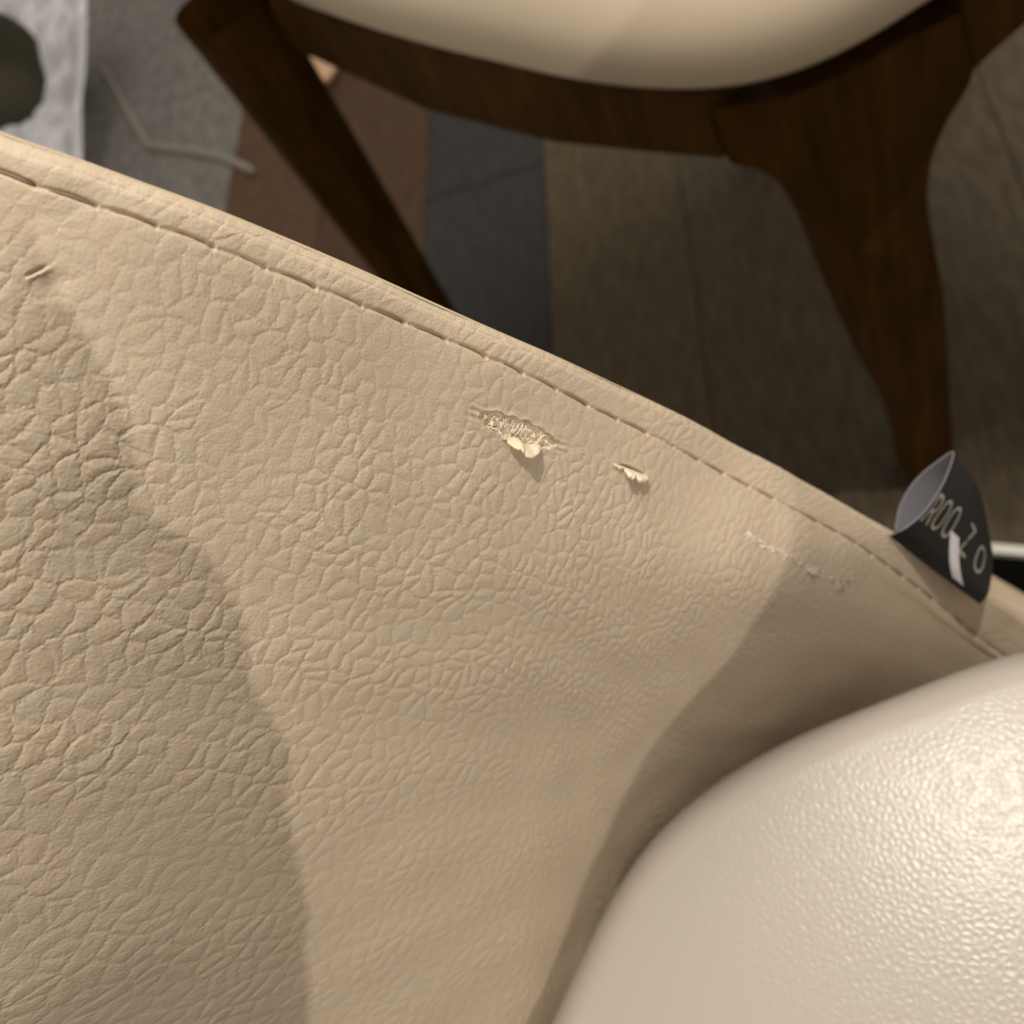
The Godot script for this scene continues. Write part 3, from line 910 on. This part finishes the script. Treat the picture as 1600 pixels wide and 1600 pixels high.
func thick_sheet(front: PackedVector3Array, nc: int, nr: int, thick: float) -> ArrayMesh:
	# front rows, then the same rows in reverse pushed back: one closed skin
	var all := PackedVector3Array()
	all.append_array(front)
	for j in range(nr - 1, -1, -1):
		for i in nc:
			var a := front[j * nc + mini(i + 1, nc - 1)] - front[j * nc + maxi(i - 1, 0)]
			var b := front[mini(j + 1, nr - 1) * nc + i] - front[maxi(j - 1, 0) * nc + i]
			all.append(front[j * nc + i] - b.cross(a).normalized() * thick)
	return sheet(all, nc, nr * 2)


func outer_panel(t: Node3D) -> void:
	var nc := 200
	var vs := [0.0, 0.0, 0.0, 0.0, 0.0, 0.1, 0.3, 0.5, 0.7, 0.85, 1.0, 1.2]
	var deep := [0.0012, 0.0021, 0.0042, 0.012, 0.020, 0.026, 0.030, 0.032, 0.034, 0.034, 0.034, 0.034]
	var proud := [-0.0001, 0.0005, 0.0008, 0.0008, 0.0004, 0.0, 0.0, 0.0, 0.0, 0.0, 0.0, 0.0]
	var pts := PackedVector3Array()
	for j in range(vs.size() - 1, -1, -1):
		for i in nc:
			var u := lerpf(-30.0, 17.0, i / float(nc - 1))
			var p := back_at(u, vs[j])
			var n := back_normal(u, maxf(vs[j], 0.004))
			var out := (back_at(u, 0.0) - back_at(u, 0.02)).normalized()
			pts.append(p - n * deep[j] + out * proud[j])
	obj("outer_back_panel", sheet(pts, nc, vs.size()), M.panel, t)


func sewn_tag(t: Node3D) -> void:
	# a folded ribbon: front layer from the seam up to the fold, back layer down again; rows run along the ribbon, columns across it
	var front := [
		[Vector3(0.0743, 0.5177, -0.1018), Vector3(0.0816, 0.4975, -0.0936), Vector3(0.0893, 0.4774, -0.0854)],
		[Vector3(0.0788, 0.5209, -0.0994), Vector3(0.0853, 0.5016, -0.0933), Vector3(0.092, 0.4798, -0.0854)],
		[Vector3(0.086, 0.5213, -0.1), Vector3(0.0926, 0.5041, -0.0959), Vector3(0.096, 0.4805, -0.0881)],
		[Vector3(0.0954, 0.5193, -0.1041), Vector3(0.1005, 0.503, -0.0995), Vector3(0.1004, 0.4796, -0.0919)],
		[Vector3(0.104, 0.5153, -0.1104), Vector3(0.1065, 0.4993, -0.1037), Vector3(0.1041, 0.4776, -0.096)],
	]
	var rear := [
		[Vector3(0.0995, 0.5129, -0.1123), Vector3(0.1059, 0.4962, -0.1055), Vector3(0.1037, 0.4755, -0.0965)],
		[Vector3(0.0918, 0.5122, -0.1121), Vector3(0.0999, 0.4945, -0.104), Vector3(0.1014, 0.4738, -0.0941)],
		[Vector3(0.0842, 0.5119, -0.1092), Vector3(0.0923, 0.4934, -0.1008), Vector3(0.098, 0.4727, -0.0909)],
		[Vector3(0.0782, 0.5122, -0.1045), Vector3(0.0841, 0.4936, -0.0959), Vector3(0.092, 0.4735, -0.0869)],
	]
	var rows := front + rear
	var knots := []
	for k in rows.size():
		knots.append(float(k))
	var three := []
	for c in 3:
		var line := []
		for r in rows:
			line.append(r[c])
		three.append([line, knot_slopes(line, knots)])
	var surface := func(w: float, f: float) -> Vector3:
		var a := hermite(three[0][0], three[0][1], knots, f)
		var b := hermite(three[1][0], three[1][1], knots, f)
		var c := hermite(three[2][0], three[2][1], knots, f)
		return hermite([a, b, c], knot_slopes([a, b, c], [0.0, 0.5, 1.0]), [0.0, 0.5, 1.0], w)
	var nc := 40
	var nr := 80
	var pts := PackedVector3Array()
	var inner := PackedVector3Array()
	for j in nr:
		for i in nc:
			pts.append(surface.call(i / float(nc - 1), 8.0 * (nr - 1 - j) / float(nr - 1)))
	for j in nr:
		for i in nc:
			var a := pts[j * nc + mini(i + 1, nc - 1)] - pts[j * nc + maxi(i - 1, 0)]
			var b := pts[mini(j + 1, nr - 1) * nc + i] - pts[maxi(j - 1, 0) * nc + i]
			inner.append(pts[j * nc + i] - b.cross(a).normalized() * 0.0004)
	var rib := obj("sewn_tag", sheet(pts, nc, nr), M.ribbon, t)
	rib.set_meta("label", "folded black ribbon tag with pale letters")
	var turned := PackedVector3Array()
	for j in nr:
		for i in nc:
			turned.append(inner[j * nc + nc - 1 - i])
	obj("tag_lining", sheet(turned, nc, nr), M.lining, rib)
	var rim := PackedVector3Array()
	for j in nr:
		rim.append(inner[j * nc])
		rim.append(pts[j * nc])
	obj("tag_edge", sheet(rim, 2, nr), M.lining, rib)
	# printed letters, laid on the curved front of the ribbon
	var letters := "ROOZO"
	var wat := [0.06, 0.19, 0.34, 0.60, 0.80]
	var font := SystemFont.new()
	font.font_names = PackedStringArray(["Droid Sans"])
	for k in letters.length():
		var tm := TextMesh.new()
		tm.text = letters[k]
		tm.font = font
		tm.font_size = 32
		tm.pixel_size = 0.01
		tm.depth = 0.0
		obj("printed_letter", bent_print(tm, wat[k], 1.95, 0.60, 4.6, surface), M.print, rib)
	var strip := PackedVector3Array()
	for j in 20:
		for i in 5:
			var f := j / 19.0
			var w := lerpf(0.70, 0.44, f) + (i / 4.0 - 0.5) * 0.13
			var q: Vector3 = surface.call(w, lerpf(0.38, 1.78, f))
			var a: Vector3 = surface.call(w + 0.02, 1.0) - surface.call(w - 0.02, 1.0)
			var b: Vector3 = surface.call(w, 1.1) - surface.call(w, 0.9)
			strip.append(q + a.cross(b).normalized() * 0.0003)
	var flipped := PackedVector3Array()
	for j in 20:
		for i in 5:
			flipped.append(strip[(19 - j) * 5 + i])
	obj("printed_bar", sheet(flipped, 5, 20), M.white_print, rib)


func bent_print(tm: TextMesh, w: float, f: float, sw: float, sf: float, surface: Callable) -> ArrayMesh:
	return bend_arrays(tm.get_mesh_arrays(), w, f, sw, sf, surface, 0.0002)


func bend_arrays(arr: Array, w: float, f: float, sw: float, sf: float, surface: Callable, lift: float) -> ArrayMesh:
	var v: PackedVector3Array = arr[Mesh.ARRAY_VERTEX]
	var out := PackedVector3Array()
	var nor := PackedVector3Array()
	for p in v:
		var ww := clampf(w + p.x * sw, 0.0, 1.0)
		var ff := f + p.y * sf
		var q: Vector3 = surface.call(ww, ff)
		var a: Vector3 = surface.call(minf(ww + 0.02, 1.0), ff) - surface.call(maxf(ww - 0.02, 0.0), ff)
		var b: Vector3 = surface.call(ww, ff + 0.05) - surface.call(ww, ff - 0.05)
		var n := a.cross(b).normalized()
		out.append(q + n * (lift + p.z * 0.005))
		nor.append(n)
	var fresh := []
	fresh.resize(Mesh.ARRAY_MAX)
	fresh[Mesh.ARRAY_VERTEX] = out
	fresh[Mesh.ARRAY_NORMAL] = nor
	fresh[Mesh.ARRAY_INDEX] = arr[Mesh.ARRAY_INDEX]
	var m := ArrayMesh.new()
	m.add_surface_from_arrays(Mesh.PRIMITIVE_TRIANGLES, fresh)
	return m


# ---------------------------------------------------------------- small things on the floor

func clutter() -> void:
	# crumpled bag with an opening, standing on the grey boards
	var fold := noise(FastNoiseLite.TYPE_SIMPLEX_SMOOTH, 9.0, 71)
	var crease := noise(FastNoiseLite.TYPE_SIMPLEX_SMOOTH, 22.0, 72)
	var centre := Vector3(-0.1965, 0.1477, -1.6278)
	var right := Vector3(-0.1231, 0.1142, -1.5816) - centre
	var down := Vector3(-0.2536, 0.1046, -1.5684) - centre
	var toward := right.cross(down).normalized()
	if toward.dot(Vector3(0, 0.77, 0) - centre) < 0:
		toward = -toward
	var pts := PackedVector3Array()
	var nc := 160
	var nr := 60
	for j in nr:
		var f := j / float(nr - 1)
		for i in nc:
			var a := TAU * i / nc
			var e := Vector2(cos(a) * 0.70, sin(a) * 0.92)
			var wall := 1.30 - 0.06 * sin(a)
			var reach := minf(wall / maxf(cos(a), 0.02), 2.6)
			var o := Vector2(cos(a), sin(a)) * reach
			o.x = maxf(o.x, -1.5)
			var q := e.lerp(o, f)
			var lift := 0.035 * absf(fold.get_noise_2d(q.x * 0.16, q.y * 0.05)) + 0.016 * absf(crease.get_noise_2d(q.x * 0.13, q.y * 0.06 + 3.0)) + 0.022 * exp(-pow((q.x - 1.1) / 0.14, 2.0))
			pts.append(centre + right * q.x + down * q.y + toward * lift * (0.35 + 0.65 * sin(PI * minf(f + 0.15, 1.0))))
	var film := plain(Color(0.80, 0.81, 0.88), 0.3)
	film.albedo_color.a = 0.86
	film.transparency = BaseMaterial3D.TRANSPARENCY_ALPHA
	var bag := thing("plastic_bag", "crumpled translucent plastic bag with dark round opening on the floor at far left", "bag", centre)
	obj("film", sheet(pts, nc, nr, true), film, bag)
	var blob := SphereMesh.new()
	blob.radius = 0.12
	blob.height = 0.26
	var dark := obj("blob", blob, plain(Color(0.10, 0.09, 0.06), 0.8))  # dark rounded body that darkens the opening of the bag
	dark.position = Vector3(-0.2299, 0.069, -1.8258)
	tag(dark, "dark rounded pot half hidden behind the plastic bag's opening", "blob")
	# white cup at the edge of the picture
	var cup := PackedVector3Array()
	var prof := [Vector2(0.001, 0.0), Vector2(0.040, 0.0), Vector2(0.052, 0.02), Vector2(0.058, 0.06), Vector2(0.061, 0.10), Vector2(0.060, 0.13), Vector2(0.056, 0.13), Vector2(0.054, 0.06), Vector2(0.001, 0.012)]
	var foot := Vector3(-0.2253, 0.2467, -1.4067)
	for p in prof:
		for i in 40:
			var a := -TAU * i / 40
			cup.append(foot + Vector3(cos(a) * p.x, p.y, sin(a) * p.x))
	var c := obj("white_cup", sheet(cup, 40, prof.size(), true), M.white)
	tag(c, "white cup cut off by the left edge of the picture, before the plastic bag", "cup")
	# flat strap on the floor
	var strap_path := []
	var pc := Curve3D.new()
	for q in [Vector3(-0.0826, 0.004, -1.8112), Vector3(-0.0887, 0.004, -1.6466), Vector3(-0.093, 0.004, -1.5029), Vector3(-0.0448, 0.004, -1.4157), Vector3(-0.0136, 0.004, -1.3499), Vector3(0.0081, 0.004, -1.2746)]:
		pc.add_point(q)
	for k in 40:
		strap_path.append(pc.sample_baked(pc.get_baked_length() * k / 39.0))
	var st := obj("packing_strap", tube(strap_path, 0.006, 0.006, 8), plain(Color(0.27, 0.25, 0.22), 0.6))
	tag(st, "bent pale strap lying on the grey floor boards beside the plastic bag", "strap")
	# peach coloured card between the leg and the apron
	var patch := obj("peach_patch", board([Vector3(0.1604, 0.012, -1.504), Vector3(0.175, 0.012, -1.4481), Vector3(0.1936, 0.012, -1.3483), Vector3(0.1681, 0.012, -1.3332), Vector3(0.1414, 0.012, -1.3387)], Vector3(0, -0.006, 0)), plain(Color(0.66, 0.43, 0.28), 0.8))
	tag(patch, "peach coloured card on the floor, seen between wooden leg and seat frame", "patch")
	# black board with a white edge, lying on the floor at the right
	var slab := thing("black_board", "black board with thin white edge strip lying on the floor beyond the black tag", "board", Vector3(0.2734, 0, -0.2212))
	var n0 := Vector3(0.2325, 0.05, -0.2541)
	var n1 := Vector3(0.291, 0.05, -0.1865)
	var depth_way := (n1 - n0).cross(Vector3.UP).normalized()
	if depth_way.z < 0:
		depth_way = -depth_way
	obj("board", board([n0, n1, n1 + depth_way * 0.26, n0 + depth_way * 0.26], Vector3(0, -0.05, 0)), M.black, slab)
	obj("edge_strip", board([n0 + Vector3(0, 0.006, 0), n1 + Vector3(0, 0.006, 0), n1 - depth_way * 0.007 + Vector3(0, 0.006, 0), n0 - depth_way * 0.007 + Vector3(0, 0.006, 0)], Vector3(0, -0.054, 0)), M.white, slab)


# ---------------------------------------------------------------- unseen forearms, shaped to throw the two shadows on the backrest, and the phone

func sleeve(rows: Array, z: float, frame: Transform3D) -> ArrayMesh:
	# rows: [x of the axis, y, radius] in millimetres
	var pts := PackedVector3Array()
	for r in rows:
		for i in 40:
			var a := TAU * i / 40
			var fold: float = 1.0 + 0.015 * sin(a * 3.0 + r[1] * 0.11)
			pts.append(frame * (Vector3(r[0] + r[2] * cos(a) * fold, r[1], z + r[2] * sin(a) * fold) * 0.001))
	return sheet(pts, 40, rows.size(), true)


func shade_makers() -> void:
	var frame := Transform3D(Basis(Vector3(0.7894, -0.3607, 0.4968), Vector3(0.6139, 0.4638, -0.6387), Vector3(0, 0.8092, 0.5876)), Vector3(0, 0.77, 0))
	# millimetres in the plane of the phone: x right, y up, z towards the person
	var mm := func(x: float, y: float, z: float) -> Vector3: return frame * (Vector3(x, y, z) * 0.001)
	var person := thing("person", "person holding the phone, only hands and dark sleeved forearms, outside the picture, shaped to shade the backrest", "person", mm.call(60.0, -200.0, 40.0))
	for side in [-1.0, 1.0]:
		var x0 := -37.0 if side < 0 else 174.0
		var bones := [[Vector3(x0, -140, 10), Vector3(x0, -92, 10), 25.0, 25.5, 6.0], [Vector3(x0, -92, 10), Vector3(x0 + side * 5.0, -44, 16), 25.0, 19.0, 10.0], [Vector3(x0 + side * 5.0, -44, 16), Vector3(x0 + side * 6.0, -8, 20), 20.0, 17.0, 10.0]]
		for k in 4:
			var y := 12.0 - 15.5 * k
			var kn := Vector3(x0 + side * 12.0, y, 16.0)
			var j1 := Vector3(x0 + side * 4.0, y + 1.0, -9.0)
			var j2 := Vector3(x0 - side * 12.0, y + 1.0, -9.5)
			bones.append([kn, j1, 9.6, 8.8, 4.0])
			bones.append([j1, j2, 8.8, 8.2, 2.0])
			bones.append([j2, Vector3(x0 - side * 22.0, y, -4.0), 8.0, 7.2, 2.0])
		bones.append([Vector3(x0, -40, 24), Vector3(x0 - side * 16.0, -20, 27), 12.0, 10.0, 6.0])
		bones.append([Vector3(x0 - side * 16.0, -20, 27), Vector3(x0 - side * 34.0, -8, 24), 10.0, 8.4, 3.0])
		obj("hand", nets(bones, 3.0, frame), plain(Color(0.52, 0.32, 0.22), 0.5), person)
	var cloth := plain(Color(0.05, 0.055, 0.07), 0.9)
	var left := []
	for q in [[-101.0, 25.0], [-103.5, 29.5], [-108.0, 34.0], [-112.0, 38.0], [-119.0, 43.8], [-126.0, 46.2], [-134.0, 46.0], [-141.0, 47.4], [-149.0, 50.0], [-156.0, 52.4], [-162.0, 52.0], [-167.0, 52.6], [-175.0, 54.6], [-181.0, 55.5], [-191.0, 57.0], [-200.0, 55.6], [-209.0, 56.4], [-218.0, 57.4], [-230.0, 58.6], [-280.0, 64.0], [-340.0, 70.0], [-450.0, 78.0]]:
		left.append([-40.0, q[0], q[1]])
	obj("sleeve", sleeve(left, 10.0, frame), cloth, person)
	var right := []
	for k in 24:
		var y := -96.0 - 15.0 * k
		right.append([125.4 + (y + 150.0) * 0.296 + 74.0, y, 74.0 + 0.35 * sin(k * 1.7)])  # widened to keep lamp light off the wooden leg behind as well
	right.push_front([right[0][0], -93.0, 30.0])
	obj("sleeve", sleeve(right, 10.0, frame), cloth, person)
	# the phone that took the picture
	var phone := thing("smartphone", "black phone held level at the camera position, outside the picture", "phone", mm.call(62.0, -14.0, 8.0))
	var outline := []
	for c in [Vector2(134, 14), Vector2(-12, 14), Vector2(-12, -22), Vector2(134, -22)]:
		var i := outline.size() / 6
		for k in 6:
			var a := PI / 2 * i + PI / 2 * k / 5.0
			outline.append(mm.call(c.x + 9.0 * cos(a), c.y + 9.0 * sin(a), 6.0))
	obj("case", board(outline, frame.basis.z * 0.008), M.black, phone)


# Joins tapered bones with a smooth minimum and meshes the field as surface nets.
func nets(bones: Array, cell: float, frame: Transform3D) -> ArrayMesh:
	var lo := Vector3(1e9, 1e9, 1e9)
	var hi := -lo
	for b in bones:
		for q in [b[0], b[1]]:
			lo = lo.min(q - Vector3.ONE * (b[3] + 9.0))
			hi = hi.max(q + Vector3.ONE * (b[3] + 9.0))
	var nx := int((hi.x - lo.x) / cell) + 2
	var ny := int((hi.y - lo.y) / cell) + 2
	var nz := int((hi.z - lo.z) / cell) + 2
	var field := PackedFloat32Array()
	field.resize(nx * ny * nz)
	field.fill(50.0)
	for b in bones:
		var pa: Vector3 = b[0]
		var ab: Vector3 = b[1] - pa
		var r0: float = b[2]
		var r1: float = b[3]
		var soft: float = b[4]
		var m := (pa.min(b[1]) - Vector3.ONE * (maxf(r0, r1) + 14.0) - lo) / cell
		var x := (pa.max(b[1]) + Vector3.ONE * (maxf(r0, r1) + 14.0) - lo) / cell
		for k in range(maxi(0, int(m.z)), mini(nz, int(x.z) + 1)):
			for j in range(maxi(0, int(m.y)), mini(ny, int(x.y) + 1)):
				for i in range(maxi(0, int(m.x)), mini(nx, int(x.x) + 1)):
					var p := lo + Vector3(i, j, k) * cell
					var t := clampf((p - pa).dot(ab) / ab.length_squared(), 0.0, 1.0)
					var d := p.distance_to(pa + ab * t) - lerpf(r0, r1, t)
					var at := i + nx * (j + ny * k)
					var e := field[at]
					var hh := maxf(soft - absf(d - e), 0.0) / soft
					field[at] = minf(d, e) - hh * hh * soft * 0.25
	var ids := {}
	var pts := PackedVector3Array()
	var nor := PackedVector3Array()
	var idx := PackedInt32Array()
	var step := [1, nx, nx * ny]
	for k in nz - 1:
		for j in ny - 1:
			for i in nx - 1:
				var at := i + nx * (j + ny * k)
				var sum := Vector3.ZERO
				var n := 0
				for e in 12:
					var axis := e / 4
					var u := (axis + 1) % 3
					var v := (axis + 2) % 3
					var off := [0, 0, 0]
					off[u] = e & 1
					off[v] = (e >> 1) & 1
					var a: int = at + off[0] + nx * (off[1] + ny * off[2])
					var b: int = a + step[axis]
					if (field[a] < 0) != (field[b] < 0):
						var q := Vector3(off[0], off[1], off[2])
						q[axis] += field[a] / (field[a] - field[b])
						sum += q
						n += 1
				if n:
					ids[at] = pts.size()
					var g := Vector3(field[at + 1] - field[at], field[at + nx] - field[at], field[at + nx * ny] - field[at])
					pts.append(frame * ((lo + (Vector3(i, j, k) + sum / n) * cell) * 0.001))
					nor.append((frame.basis * g).normalized())
	for k in range(1, nz - 1):
		for j in range(1, ny - 1):
			for i in range(1, nx - 1):
				var at := i + nx * (j + ny * k)
				for axis in 3:
					var b: int = at + step[axis]
					if (field[at] < 0) == (field[b] < 0):
						continue
					var su: int = step[(axis + 1) % 3]
					var sv: int = step[(axis + 2) % 3]
					var q := [at, at - su, at - su - sv, at - sv]
					if field[at] < 0:
						q.reverse()
					var r := []
					for w in q:
						r.append(ids.get(w, -1))
					if r.has(-1):
						continue
					for w in [0, 1, 2, 0, 2, 3]:
						idx.append(r[w])
	var arr := []
	arr.resize(Mesh.ARRAY_MAX)
	arr[Mesh.ARRAY_VERTEX] = pts
	arr[Mesh.ARRAY_NORMAL] = nor
	arr[Mesh.ARRAY_INDEX] = idx
	var mesh := ArrayMesh.new()
	mesh.add_surface_from_arrays(Mesh.PRIMITIVE_TRIANGLES, arr)
	return mesh
